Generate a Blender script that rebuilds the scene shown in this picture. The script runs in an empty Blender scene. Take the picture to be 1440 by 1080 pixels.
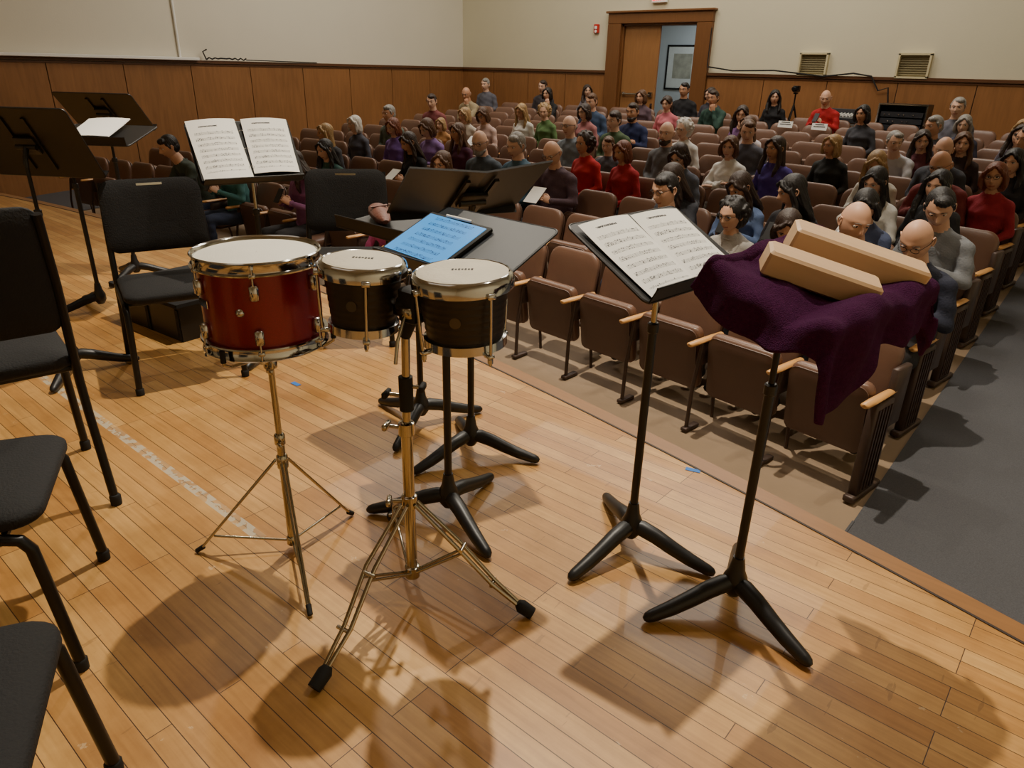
import bpy, math, random
import numpy as np
from mathutils import Vector, Matrix, Euler
random.seed(7)
COL=bpy.context.scene.collection
pi=math.pi
# ---------------------------------------------------------------- materials
def srgb(r,g,b):
    f=lambda c:(c/255/12.92) if c/255<=.04045 else ((c/255+.055)/1.055)**2.4
    return (f(r),f(g),f(b),1)
def newmat(name):
    m=bpy.data.materials.new(name);m.use_nodes=True
    nt=m.node_tree;b=nt.nodes['Principled BSDF'];return m,nt,b
def mat(name,rgb,rough=.5,metal=0,var=.12,scale=8,bump=0,bscale=60,coat=0,sheen=0,spec=None):
    m,nt,b=newmat(name);c=srgb(*rgb)
    N=nt.nodes.new;L=nt.links.new
    tc=N('ShaderNodeTexCoord')
    if var>0:
        no=N('ShaderNodeTexNoise');no.inputs['Scale'].default_value=scale;no.inputs['Detail'].default_value=3
        L(tc.outputs['Object'],no.inputs['Vector'])
        mx=N('ShaderNodeMix');mx.data_type='RGBA'
        mx.inputs[6].default_value=tuple(x*(1-var) for x in c[:3])+(1,)
        mx.inputs[7].default_value=tuple(min(1,x*(1+var)) for x in c[:3])+(1,)
        L(no.outputs['Fac'],mx.inputs[0]);L(mx.outputs[2],b.inputs['Base Color'])
    else: b.inputs['Base Color'].default_value=c
    b.inputs['Roughness'].default_value=rough;b.inputs['Metallic'].default_value=metal
    if coat: b.inputs['Coat Weight'].default_value=coat
    if sheen: b.inputs['Sheen Weight'].default_value=sheen
    if spec is not None: b.inputs['Specular IOR Level'].default_value=spec
    if bump:
        n2=N('ShaderNodeTexNoise');n2.inputs['Scale'].default_value=bscale;n2.inputs['Detail'].default_value=4
        L(tc.outputs['Object'],n2.inputs['Vector'])
        bp=N('ShaderNodeBump');bp.inputs['Strength'].default_value=bump;bp.inputs['Distance'].default_value=.01
        L(n2.outputs['Fac'],bp.inputs['Height']);L(bp.outputs[0],b.inputs['Normal'])
    return m
def wood_mat(name,rgb,rough=.4,axis=2,var=.25,scale=3,stretch=14):
    m,nt,b=newmat(name);N=nt.nodes.new;L=nt.links.new
    tc=N('ShaderNodeTexCoord');mp=N('ShaderNodeMapping');s=[stretch]*3;s[axis]=1
    mp.inputs['Scale'].default_value=s;L(tc.outputs['Object'],mp.inputs[0])
    no=N('ShaderNodeTexNoise');no.inputs['Scale'].default_value=scale;no.inputs['Detail'].default_value=6;no.inputs['Distortion'].default_value=.6
    L(mp.outputs[0],no.inputs['Vector'])
    n2=N('ShaderNodeTexNoise');n2.inputs['Scale'].default_value=.7;L(tc.outputs['Object'],n2.inputs['Vector'])
    c=srgb(*rgb);mx=N('ShaderNodeMix');mx.data_type='RGBA'
    mx.inputs[6].default_value=tuple(x*(1-var) for x in c[:3])+(1,);mx.inputs[7].default_value=tuple(min(1,x*(1+var)) for x in c[:3])+(1,)
    ad=N('ShaderNodeMath');ad.operation='MULTIPLY_ADD';L(no.outputs['Fac'],ad.inputs[0]);ad.inputs[1].default_value=1.4
    L(n2.outputs['Fac'],ad.inputs[2])
    su=N('ShaderNodeMath');su.operation='SUBTRACT';L(ad.outputs[0],su.inputs[0]);su.inputs[1].default_value=.7;su.use_clamp=True
    L(su.outputs[0],mx.inputs[0]);L(mx.outputs[2],b.inputs['Base Color']);b.inputs['Roughness'].default_value=rough
    return m
def floor_mat():
    m,nt,b=newmat('maple_strip_floor');N=nt.nodes.new;L=nt.links.new
    tc=N('ShaderNodeTexCoord')
    br=N('ShaderNodeTexBrick');br.offset=.37;br.offset_frequency=3;br.squash=1
    br.inputs['Scale'].default_value=1;br.inputs['Brick Width'].default_value=1.05;br.inputs['Row Height'].default_value=.0625
    br.inputs['Mortar Size'].default_value=.0014;br.inputs['Mortar Smooth'].default_value=.3;br.inputs['Bias'].default_value=0
    br.inputs['Color1'].default_value=srgb(214,168,100);br.inputs['Color2'].default_value=srgb(186,134,70)
    br.inputs['Mortar'].default_value=srgb(70,42,20)
    L(tc.outputs['Object'],br.inputs['Vector'])
    mp=N('ShaderNodeMapping');mp.inputs['Scale'].default_value=(1.2,22,1);L(tc.outputs['Object'],mp.inputs[0])
    no=N('ShaderNodeTexNoise');no.inputs['Scale'].default_value=3;no.inputs['Detail'].default_value=6;no.inputs['Distortion'].default_value=.4
    L(mp.outputs[0],no.inputs['Vector'])
    mx=N('ShaderNodeMix');mx.data_type='RGBA';mx.blend_type='MULTIPLY';mx.inputs[0].default_value=.55
    rp=N('ShaderNodeValToRGB');rp.color_ramp.elements[0].position=.3;rp.color_ramp.elements[0].color=(.62,.55,.46,1)
    rp.color_ramp.elements[1].position=.7;rp.color_ramp.elements[1].color=(1,1,1,1)
    L(no.outputs['Fac'],rp.inputs[0]);L(br.outputs['Color'],mx.inputs[6]);L(rp.outputs[0],mx.inputs[7])
    n3=N('ShaderNodeTexNoise');n3.inputs['Scale'].default_value=1.9;n3.inputs['Detail'].default_value=7;n3.inputs['Roughness'].default_value=.68;L(tc.outputs['Object'],n3.inputs['Vector'])
    r3=N('ShaderNodeValToRGB');r3.color_ramp.elements[0].position=.36;r3.color_ramp.elements[0].color=(.66,.58,.48,1);r3.color_ramp.elements[1].position=.60;r3.color_ramp.elements[1].color=(1,1,1,1)
    L(n3.outputs['Fac'],r3.inputs[0])
    m3=N('ShaderNodeMix');m3.data_type='RGBA';m3.blend_type='MULTIPLY';m3.inputs[0].default_value=.8
    L(mx.outputs[2],m3.inputs[6]);L(r3.outputs[0],m3.inputs[7])
    sx=N('ShaderNodeSeparateXYZ');L(tc.outputs['Object'],sx.inputs[0])
    def mt(op,a,bv,clamp=False):
        n=N('ShaderNodeMath');n.operation=op;n.use_clamp=clamp
        for i,q in enumerate((a,bv)):
            if isinstance(q,(int,float)): n.inputs[i].default_value=q
            else: L(q,n.inputs[i])
        return n.outputs[0]
    # worn joint line running along x at y=1.0
    dy=mt('ABSOLUTE',mt('SUBTRACT',sx.outputs[1],1.0),0)
    inb=mt('LESS_THAN',dy,.020);inx=mt('LESS_THAN',sx.outputs[0],-1.95)
    n4=N('ShaderNodeTexNoise');n4.inputs['Scale'].default_value=22;n4.inputs['Detail'].default_value=4;L(tc.outputs['Object'],n4.inputs['Vector'])
    wear=mt('GREATER_THAN',n4.outputs['Fac'],.5)
    f=mt('MULTIPLY',mt('MULTIPLY',inb,inx),mt('ADD',mt('MULTIPLY',wear,.6),.2))
    m4=N('ShaderNodeMix');m4.data_type='RGBA';L(f,m4.inputs[0]);L(m3.outputs[2],m4.inputs[6]);m4.inputs[7].default_value=srgb(190,182,160)
    n5=N('ShaderNodeTexNoise');n5.inputs['Scale'].default_value=9;n5.inputs['Detail'].default_value=8;n5.inputs['Roughness'].default_value=.75;L(tc.outputs['Object'],n5.inputs['Vector'])
    sc=mt('MULTIPLY',mt('GREATER_THAN',n5.outputs['Fac'],.655),.4)
    m5=N('ShaderNodeMix');m5.data_type='RGBA';L(sc,m5.inputs[0]);L(m4.outputs[2],m5.inputs[6]);m5.inputs[7].default_value=srgb(214,194,156)
    # dark heel scratches
    mp6=N('ShaderNodeMapping');mp6.inputs['Scale'].default_value=(30,5,1);mp6.inputs['Rotation'].default_value=(0,0,.7);L(tc.outputs['Object'],mp6.inputs[0])
    n6=N('ShaderNodeTexNoise');n6.inputs['Scale'].default_value=1;n6.inputs['Detail'].default_value=3;L(mp6.outputs[0],n6.inputs['Vector'])
    s6=mt('MULTIPLY',mt('GREATER_THAN',n6.outputs['Fac'],.70),.35)
    m6=N('ShaderNodeMix');m6.data_type='RGBA';L(s6,m6.inputs[0]);L(m5.outputs[2],m6.inputs[6]);m6.inputs[7].default_value=srgb(110,78,46)
    L(m6.outputs[2],b.inputs['Base Color'])
    rr=mt('ADD',mt('MULTIPLY',n3.outputs['Fac'],.25),.28);L(rr,b.inputs['Roughness'])
    bp=N('ShaderNodeBump');bp.inputs['Strength'].default_value=.25;bp.inputs['Distance'].default_value=.002
    L(br.outputs['Fac'],bp.inputs['Height']);bp.invert=True;L(bp.outputs[0],b.inputs['Normal'])
    b.inputs['Coat Weight'].default_value=.1
    return m
def music_mat(name,paper,ink,emit=0,seed=0):
    """five-line staves and note heads in the sheet's own object space"""
    m,nt,b=newmat(name);N=nt.nodes.new;L=nt.links.new
    tc=N('ShaderNodeTexCoord');sx=N('ShaderNodeSeparateXYZ');L(tc.outputs['Object'],sx.inputs[0])
    def mt(op,a,bv=0,c=None):
        n=N('ShaderNodeMath');n.operation=op
        for i,q in enumerate((a,bv)+((c,) if c is not None else ())):
            if isinstance(q,(int,float)): n.inputs[i].default_value=q
            else: L(q,n.inputs[i])
        return n.outputs[0]
    y=mt('ADD',sx.outputs[1],10.0)
    band=mt('MODULO',y,.030)
    instaff=mt('LESS_THAN',band,.0125)
    ln=mt('LESS_THAN',mt('MODULO',band,.0028),.0007)
    line=mt('MULTIPLY',instaff,ln)
    mp=N('ShaderNodeMapping');mp.inputs['Scale'].default_value=(150,150,1);mp.inputs['Location'].default_value=(seed,seed,0)
    L(tc.outputs['Object'],mp.inputs[0])
    vo=N('ShaderNodeTexVoronoi');vo.inputs['Scale'].default_value=1;L(mp.outputs[0],vo.inputs['Vector'])
    dot=mt('MULTIPLY',mt('LESS_THAN',vo.outputs['Distance'],.34),mt('LESS_THAN',band,.015))
    bar=mt('MULTIPLY',mt('LESS_THAN',mt('MODULO',mt('ADD',sx.outputs[0],10),.043),.001),instaff)
    beam=N('ShaderNodeTexNoise');beam.inputs['Scale'].default_value=60;L(tc.outputs['Object'],beam.inputs['Vector'])
    dot=mt('MULTIPLY',dot,mt('GREATER_THAN',beam.outputs['Fac'],.45))
    k=mt('MINIMUM',mt('ADD',mt('ADD',line,dot),bar),1)
    ax=mt('LESS_THAN',mt('ABSOLUTE',sx.outputs[0]),.092);ay=mt('LESS_THAN',mt('ABSOLUTE',mt('ADD',sx.outputs[1],.008)),.115)
    k=mt('MULTIPLY',mt('MULTIPLY',k,ax),ay)
    tn=N('ShaderNodeTexNoise');tn.inputs['Scale'].default_value=260;L(tc.outputs['Object'],tn.inputs['Vector'])
    ti=mt('MULTIPLY',mt('LESS_THAN',mt('ABSOLUTE',mt('SUBTRACT',sx.outputs[1],.122)),.0035),mt('LESS_THAN',mt('ABSOLUTE',mt('ADD',sx.outputs[0],.02)),.045))
    ti=mt('MULTIPLY',ti,mt('GREATER_THAN',tn.outputs['Fac'],.42));k=mt('MAXIMUM',k,ti)
    mx=N('ShaderNodeMix');mx.data_type='RGBA';L(k,mx.inputs[0]);mx.inputs[6].default_value=srgb(*paper);mx.inputs[7].default_value=srgb(*ink)
    b.inputs['Roughness'].default_value=.6
    if emit:
        b.inputs['Base Color'].default_value=(.02,.02,.02,1)
        L(mx.outputs[2],b.inputs['Emission Color']);b.inputs['Emission Strength'].default_value=emit;b.inputs['Roughness'].default_value=.15
    else: L(mx.outputs[2],b.inputs['Base Color'])
    return m
# ---------------------------------------------------------------- mesh builder
class MB:
    def __init__(s): s.v=[];s.f=[];s.m=[]
    def add(s,vs,fs,mi=0,M=None):
        o=len(s.v)
        for p in vs:
            p=Vector(p)
            s.v.append(M@p if M else p)
        for f in fs: s.f.append([i+o for i in f]);s.m.append(mi)
    def box(s,c,sz,mi=0,M=None,ch=0):
        x,y,z=[q/2 for q in sz]
        if ch<=0:
            vs=[(c[0]+a*x,c[1]+b_*y,c[2]+d*z) for a in(-1,1) for b_ in(-1,1) for d in(-1,1)]
            s.add(vs,[(0,1,3,2),(4,6,7,5),(0,4,5,1),(2,3,7,6),(0,2,6,4),(1,5,7,3)],mi,M);return
        def ring(zz,ix):
            X=x-ix;Y=y-ix;h=ch*.7
            return [(c[0]+p,c[1]+q,c[2]+zz) for p,q in((X,-Y+h),(X,Y-h),(X-h,Y),(-X+h,Y),(-X,Y-h),(-X,-Y+h),(-X+h,-Y),(X-h,-Y))]
        s.rings([ring(-z,ch*.7),ring(-z+ch*.7,0),ring(z-ch*.7,0),ring(z,ch*.7)],mi,M)
    def rings(s,R,mi=0,M=None,caps=True,closed=False):
        n=len(R[0]);vs=[p for r in R for p in r];fs=[]
        k=len(R)
        for i in range(k if closed else k-1):
            for j in range(n):
                a=i*n+j;b_=i*n+(j+1)%n;c=((i+1)%k)*n+(j+1)%n;d=((i+1)%k)*n+j
                fs.append((a,b_,c,d))
        if caps and not closed: fs.append(tuple(range(n))[::-1]);fs.append(tuple(range((k-1)*n,k*n)))
        s.add(vs,fs,mi,M)
    def tube(s,pts,r,mi=0,seg=10,M=None,caps=True,flat=1.0,closed=False,up=None):
        P=[Vector(p) for p in pts];n=len(P)
        if not isinstance(r,(list,tuple)): r=[r]*n
        T=[]
        for i in range(n):
            if closed: t=P[(i+1)%n]-P[i-1]
            else: t=P[min(i+1,n-1)]-P[max(i-1,0)]
            T.append(t.normalized() if t.length>1e-9 else Vector((0,0,1)))
        up=up or (Vector((0,0,1)) if abs(T[0].z)<.9 else Vector((0,1,0)))
        nrm=(up-T[0]*up.dot(T[0])).normalized();R=[]
        for i in range(n):
            nrm=(nrm-T[i]*nrm.dot(T[i])).normalized();bn=T[i].cross(nrm)
            R.append([P[i]+nrm*(math.cos(2*pi*j/seg)*r[i]*flat)+bn*(math.sin(2*pi*j/seg)*r[i]) for j in range(seg)])
        s.rings(R,mi,M,caps,closed)
    def lathe(s,prof,mi=0,seg=48,M=None,caps=True,c=(0,0,0)):
        s.rings([[(c[0]+r*math.cos(2*pi*j/seg),c[1]+r*math.sin(2*pi*j/seg),c[2]+z) for j in range(seg)] for r,z in prof],mi,M,caps)
    def sphere(s,c,rad,mi=0,nu=16,nv=10,M=None):
        if isinstance(rad,(int,float)): rad=(rad,)*3
        R=[]
        for i in range(nv+1):
            a=-pi/2+pi*(i+.0)/nv;a=max(-pi/2+.02,min(pi/2-.02,a))
            R.append([(c[0]+rad[0]*math.cos(a)*math.cos(2*pi*j/nu),c[1]+rad[1]*math.cos(a)*math.sin(2*pi*j/nu),c[2]+rad[2]*math.sin(a)) for j in range(nu)])
        s.rings(R,mi,M)
    def slab(s,w,h,r,th,mi=0,M=None,puff=.01,rb=None,curve=0,cs=6):
        rb=r if rb is None else rb
        out=[]
        for cx,cz,rr,a0 in((w/2-r,h/2-r,r,0),(-w/2+r,h/2-r,r,90),(-w/2+rb,-h/2+rb,rb,180),(w/2-rb,-h/2+rb,rb,270)):
            for k in range(cs+1):
                a=math.radians(a0+90*k/cs);out.append((cx+rr*math.cos(a),cz+rr*math.sin(a)))
        def ring(y,ins):
            return [(x*(1-2*ins/w),y+curve*((x*(1-2*ins/w))**2),z*(1-2*ins/h)) for x,z in out]
        t=th/2
        s.rings([ring(-t-puff,w*.3),ring(-t-puff*.8,w*.14),ring(-t-puff*.2,.022),ring(-t+.006,.006),ring(-t*.4,0),ring(t*.4,0),ring(t-.006,.006),ring(t+puff*.2,.022),ring(t+puff*.8,w*.14),ring(t+puff,w*.3)],mi,M)
    def mesh(s,name,mats,ang=40):
        me=bpy.data.meshes.new(name);me.from_pydata([tuple(p) for p in s.v],[],s.f)
        for m in mats: me.materials.append(m)
        me.polygons.foreach_set('material_index',s.m)
        me.polygons.foreach_set('use_smooth',[True]*len(s.f))
        me.validate();me.update()
        import bmesh
        bm=bmesh.new();bm.from_mesh(me);bmesh.ops.recalc_face_normals(bm,faces=bm.faces);bm.to_mesh(me);bm.free()
        try: me.set_sharp_from_angle(angle=math.radians(ang))
        except Exception: pass
        return me
    def obj(s,name,mats,ang=40,parent=None,loc=None,M=None):
        ob=bpy.data.objects.new(name,s.mesh(name,mats,ang));COL.objects.link(ob)
        if parent: ob.parent=parent
        if loc: ob.location=loc
        if M: ob.matrix_world=M
        return ob
def empty(name,loc=(0,0,0),rz=0,M=None):
    e=bpy.data.objects.new(name,None);e.empty_display_size=.1;COL.objects.link(e)
    if M: e.matrix_world=M
    else: e.location=loc;e.rotation_euler=(0,0,rz)
    return e
def TR(x,y,z): return Matrix.Translation((x,y,z))
def RX(a): return Matrix.Rotation(a,4,'X')
def RY(a): return Matrix.Rotation(a,4,'Y')
def RZ(a): return Matrix.Rotation(a,4,'Z')
# ---------------------------------------------------------------- camera
cam=bpy.data.cameras.new('camera');co=bpy.data.objects.new('camera',cam);COL.objects.link(co)
cam.sensor_width=36;cam.lens=25;cam.clip_start=.02
co.location=(0,0,1.5);co.rotation_euler=(1.1536,-.0223,.7080)
bpy.context.scene.camera=co
# ---------------------------------------------------------------- shared geometry functions
XC=-6.0
SL=.063
def edge_y(x): return 3.03-(x-XC)**2/50
def fz(y): return -.6+SL*max(0,y-3.5)
def rowy(r,x): return r-(x-XC)**2/62
XL,XR,YB,ZT=-13.6,2.3,14.0,6.6
# palette
M_black=mat('black_powder_coat',(22,22,24),.42,0,.2,20)
M_blackm=mat('black_painted_steel',(20,20,22),.35,.3,.2,20)
M_chrome=mat('chrome',(190,190,188),.12,1,.03)
M_brass=mat('warm_chrome',(178,171,156),.14,1,.05)
M_rubber=mat('black_rubber',(16,16,16),.75)
M_cream=mat('cream_plaster',(210,203,176),.85,0,.04,1.2,.15,40)
M_cream2=mat('cream_plaster_light',(220,214,196),.85,0,.03,1.2,.1,40)
M_wain=wood_mat('oak_panelling',(142,97,58),.38,2,.22,2.2,9)
M_trimw=wood_mat('dark_oak_trim',(92,58,34),.4,0,.2)
M_doorw=wood_mat('door_wood',(146,102,60),.4,2,.15)
M_frame=wood_mat('door_frame_wood',(114,74,40),.4,2,.15)
M_darkbase=mat('dark_baseboard',(48,34,26),.6)
M_floor=floor_mat()
M_conc=mat('tan_concrete',(146,124,100),.75,0,.12,5,.1,30)
M_carpet=mat('charcoal_carpet',(80,80,84),.95,0,.45,160,.5,220)
M_ceil=mat('ceiling_paint',(225,220,205),.9,0,.03)
M_vinyl=mat('brown_vinyl',(114,84,68),.36,0,.1,10,.08,120)
M_vinyld=mat('brown_seat_shell',(92,68,56),.42,0,.1,10)
M_arm=wood_mat('maple_armrest',(210,156,92),.35,1,.12)
M_iron=mat('brown_cast_iron',(74,58,50),.45,.3,.15,20)
M_paper=mat('paper_white',(238,237,232),.7,0,.02)
M_music=music_mat('printed_music',(242,241,236),(25,25,28),0,3)
M_tabs=music_mat('tablet_screen',(74,172,245),(10,45,100),1.05,9)
# ---------------------------------------------------------------- room
def build_room():
    xs=[XL+(XR-XL)*i/60 for i in range(61)]
    b=MB();vs=[];fs=[]
    for x in xs:
        for t in (0,1): vs.append((x,-5 if t==0 else edge_y(x)-.06,0))
    for i in range(60): fs.append((2*i,2*i+2,2*i+3,2*i+1))
    b.add(vs,fs);b.obj('floor_stage',[M_floor])
    b=MB()
    R=[]
    for x in xs:
        y=edge_y(x)
        R.append([(x,y-.075,-.03),(x,y-.075,.0025),(x,y+.008,.0025),(x,y+.014,-.008),(x,y+.008,-.03)])
    b.rings(R,0)
    R=[[(x,edge_y(x)-.02,-.03),(x,edge_y(x)-.0,-.03),(x,edge_y(x)-.0,-.62),(x,edge_y(x)-.02,-.62)] for x in xs]
    b.rings(R,1)
    R=[[(x,edge_y(x)-.083,.0005),(x,edge_y(x)-.083,.003),(x,edge_y(x)-.073,.003),(x,edge_y(x)-.073,.0005)] for x in xs]
    b.rings(R,1);b.obj('trim_stage_edge',[wood_mat('stage_nosing',(140,98,56),.4,0,.2),M_darkbase])
    b=MB();ys=[1.5,3.5,14.05]
    vs=[(x,y,fz(y)) for y in ys for x in (XL,XR)];b.add(vs,[(0,1,3,2),(2,3,5,4)]);b.obj('floor',[M_conc])
    b=MB()
    for x0,x1 in ((-.62,XR),(XL,-11.75)):
        b.add([(x,y,fz(y)+.008) for y in ys for x in (x0,x1)],[(0,1,3,2),(2,3,5,4)])
        for xe in (x0,x1): b.box((xe,2.5,-.594),(.012,2,.012))
    b.obj('floor_carpet_aisle',[M_carpet])
    dx0,dx1,dz=-8.98,-7.26,2.4
    b=MB();t=.25
    b.box(((XL+dx0)/2-.1,YB+t/2,ZT/2-.5),(dx0-XL+.2,t,ZT+1));b.box(((XR+dx1)/2+.1,YB+t/2,ZT/2-.5),(XR-dx1+.2,t,ZT+1))
    b.box(((dx0+dx1)/2,YB+t/2,(ZT+dz)/2),(dx1-dx0,t,ZT-dz));b.obj('wall_back',[M_cream])
    b=MB();b.box((XL-.125,4.4,ZT/2-.5),(.25,19.3,ZT+1));b.obj('wall_left',[M_cream2])
    b=MB();b.box((XR+.125,4.4,ZT/2-.5),(.25,19.3,ZT+1));b.obj('wall_right',[M_cream])
    b=MB();b.box(((XL+XR)/2,-5.125,ZT/2-.5),(XR-XL,.25,ZT+1));b.obj('wall_stage_rear',[M_cream])
    b=MB();b.box(((XL+XR)/2,4.4,ZT+.1),(XR-XL+.5,19.3,.2));b.obj('ceiling',[M_ceil])
    b=MB();zt=1.46
    def panels(x0,x1,zb):
        n=max(1,round((x1-x0)/1.15));w=(x1-x0)/n
        b.box(((x0+x1)/2,YB-.01,(zt+zb)/2),(x1-x0,.02,zt-zb),1)
        for i in range(n): b.box((x0+(i+.5)*w,YB-.028,(zt+zb)/2),(w-.014,.02,zt-zb-.01),0)
        b.box(((x0+x1)/2,YB-.035,zt+.03),(x1-x0,.075,.05),2);b.box(((x0+x1)/2,YB-.028,zt-.02),(x1-x0,.045,.03),2)
    zb=fz(14);panels(XL,-9.3,zb-.02);panels(-6.94,XR,zb-.02);b.obj('trim_wainscot_back',[M_wain,M_darkbase,M_trimw])
    b=MB();n=16;w=(YB-(-4.9))/n
    b.box((XL+.01,(YB-4.9)/2,(zt-.6)/2),(.02,YB+4.9,zt+.6),1)
    for i in range(n): b.box((XL+.028,-4.9+(i+.5)*w,(zt-.6)/2),(.02,w-.014,zt+.59),0)
    b.box((XL+.035,(YB-4.9)/2,zt+.03),(.075,YB+4.9,.05),2);b.box((XL+.028,(YB-4.9)/2,zt-.02),(.045,YB+4.9,.03),2)
    b.obj('trim_wainscot_left',[M_wain,M_darkbase,M_trimw])
    b=MB();b.box(((XL-9.3)/2,YB-.05,zb+.06),(-9.3-XL,.03,.14));b.box(((XR-6.94)/2,YB-.05,zb+.06),(XR+6.94,.03,.14));b.obj('baseboard_back',[M_darkbase])
    b=MB();b.box((XL+.09,5.1,zt+.075),(.12,3.9,.05),ch=.01);b.obj('trim_ledge_left',[M_paper])
    b=MB();b.tube([(XL+.03,6.75,zt+.06),(XL+.03,6.75,ZT)],.022,0,10);b.obj('trim_conduit',[M_paper])
    b=MB();pts=[(XL+.1,7.2+.8*i/14,zt+.07+.035*abs(math.sin(i*1.7))) for i in range(15)]
    b.tube(pts,.013,0,6);b.tube([(XL+.1,7.2,zt+.07),(XL+.1,7.15,zt+.2),(XL+.12,7.22,zt+.24)],.013,0,6);b.tube([(XL+.1,8,zt+.08),(XL+.1,8.8,zt+.07),(XL+.08,9.6,zt+.065)],.009,0,6)
    b.obj('audio_cable',[M_rubber])
    b=MB();fw=.32
    b.box((dx0-fw/2,YB-.04,(dz+zb)/2),(fw,.1,dz-zb),ch=.012);b.box((dx1+fw/2,YB-.04,(dz+zb)/2),(fw,.1,dz-zb),ch=.012)
    b.box(((dx0+dx1)/2,YB-.04,dz+.1),(dx1-dx0+2*fw,.1,.2),ch=.012)
    b.box(((dx0+dx1)/2,YB-.06,dz+.215),(dx1-dx0+2*fw+.08,.14,.04),ch=.01)
    for x in (dx0+.02,dx1-.02): b.box((x,YB+.12,(dz+zb)/2),(.04,.26,dz-zb))
    b.box(((dx0+dx1)/2,YB+.12,dz-.02),(dx1-dx0,.26,.04));b.obj('trim_door_frame',[M_frame])
    def leaf(name,M):
        e=empty(name,M=M)
        b=MB();w=.84;h=dz-zb-.05
        b.box((w/2,0,h/2),(w-.01,.045,h),0,ch=.006)
        b.obj('door_leaf',[M_doorw],parent=e)
        b=MB();z=1.0
        b.tube([(.08,-.07,z),(w-.1,-.07,z)],.018,0,10);b.box((.08,-.045,z),(.06,.06,.07),0,ch=.01);b.box((w-.1,-.045,z),(.09,.06,.1),0,ch=.01)
        b.box((w-.07,-.026,z-.25),(.05,.01,.16),0);b.obj('panic_bar',[M_chrome],parent=e)
    leaf('door_1',TR(dx0+.04,YB+.06,zb+.01))
    leaf('door_2',TR(dx1-.04,YB+.24,zb+.01)@RZ(math.radians(85)))
    b=MB();H0=zb
    b.box((-8.1,17.1,1.5),(6,.1,3.2),0);b.box((-11,15.6,1.5),(.1,3,3.2),0);b.box((-5.2,15.6,1.5),(.1,3,3.2),0);b.box((-8.1,15.6,3.05),(6,3,.1),0)
    b.obj('wall_hallway',[mat('hall_paint',(176,184,186),.8,0,.03)])
    b=MB();b.box((-8.1,15.65,H0-.05),(6,3.2,.1));b.obj('floor_hallway',[mat('hall_tile',(150,140,125),.4)])
    e=empty('framed_picture',(-9.15,17.03,1.62))
    b=MB()
    for x in(-.42,.42): b.box((x,0,0),(.04,.03,1.0),0,ch=.005)
    for z in(-.48,.48): b.box((0,0,z),(.88,.03,.04),0,ch=.005)
    b.obj('frame',[M_blackm],parent=e)
    b=MB();b.box((0,.008,0),(.8,.01,.92),0);b.box((0,.002,.03),(.5,.006,.55),1);b.obj('print',[mat('mat_board',(200,205,200),.6),mat('photo_print',(150,150,135),.5,0,.6,6)],parent=e)
    e=empty('exit_sign',(-8.15,YB-.04,2.86))
    b=MB();b.box((0,0,0),(.34,.05,.2),0,ch=.01);b.obj('housing',[M_paper],parent=e)
    mR,nt,bs=newmat('exit_red');bs.inputs['Base Color'].default_value=srgb(230,20,30);bs.inputs['Emission Color'].default_value=srgb(255,30,40);bs.inputs['Emission Strength'].default_value=3
    b=MB();y=-.03
    for i,ch_ in enumerate('EXIT'):
        x=-.115+i*.075
        if ch_=='E':
            b.box((x-.018,y,0),(.014,.008,.12));[b.box((x,y,zz),(.046,.008,.016)) for zz in(-.053,0,.053)]
        if ch_=='X':
            for a in(-1,1): b.box((0,0,0),(.015,.008,.13),0,TR(x,y,0)@RY(a*.42))
        if ch_=='I': b.box((x,y,0),(.014,.008,.12))
        if ch_=='T': b.box((x,y,0),(.014,.008,.12));b.box((x,y,.053),(.054,.008,.016))
    b.obj('letters',[mR],parent=e)
    e=empty('fire_alarm',(-9.62,YB-.03,2.32));b=MB();b.box((0,.003,0),(.12,.054,.17),0,ch=.012);b.obj('body',[mat('alarm_red',(190,28,24),.4)],parent=e)
    b=MB();b.box((0,-.03,.02),(.06,.03,.06),0,ch=.01);b.lathe([(.03,0),(.03,.006)],0,16,TR(0,-.026,-.05)@RX(pi/2));b.obj('strobe',[M_paper],parent=e)
    for x in(-4.93,-3.3):
        e=empty('wall_vent',(x,YB-.0,1.69));b=MB()
        for sx_ in(-1,1): b.box((sx_*.235,-.04,0),(.03,.09,.36),0)
        for sz_ in(-1,1): b.box((0,-.04,sz_*.175),(.5,.09,.03),0)
        b.obj('surround',[mat('vent_tan',(200,188,150),.6)],parent=e)
        b=MB();b.box((0,-.005,0),(.44,.01,.33),0)
        for i in range(9): b.box((0,0,0),(.44,.008,.022),0,TR(0,-.02,-.14+i*.035)@RX(.7))
        b.obj('louvres',[mat('vent_dark',(150,140,108),.6)],parent=e)
    b=MB();pts=[(-6.9,1.62),(-6.4,1.56),(-5.6,1.58),(-4.7,1.5),(-4.2,1.56),(-3.9,1.52),(-3.75,1.3),(-3.6,1.35),(-3.55,1.1),(-3.62,.9)]
    b.tube([(x,YB-.1,z) for x,z in pts],.013,0,6);b.tube([(-6.93,YB-.1,2.3),(-6.93,YB-.1,1.62),(-6.9,YB-.1,1.6)],.01,0,6);b.obj('wall_cable',[M_rubber])
    mt_=mat('blue_tape',(40,110,190),.6)
    for x,y,r in((-1.06,2.44,.3),(-2.98,1.83,0)):
        b=MB();b.box((0,0,.0012),(.06,.025,.001));o=b.obj('blue_tape_mark',[mt_]);o.location=(x,y,0.0005);o.rotation_euler=(0,0,r)
build_room()
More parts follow.
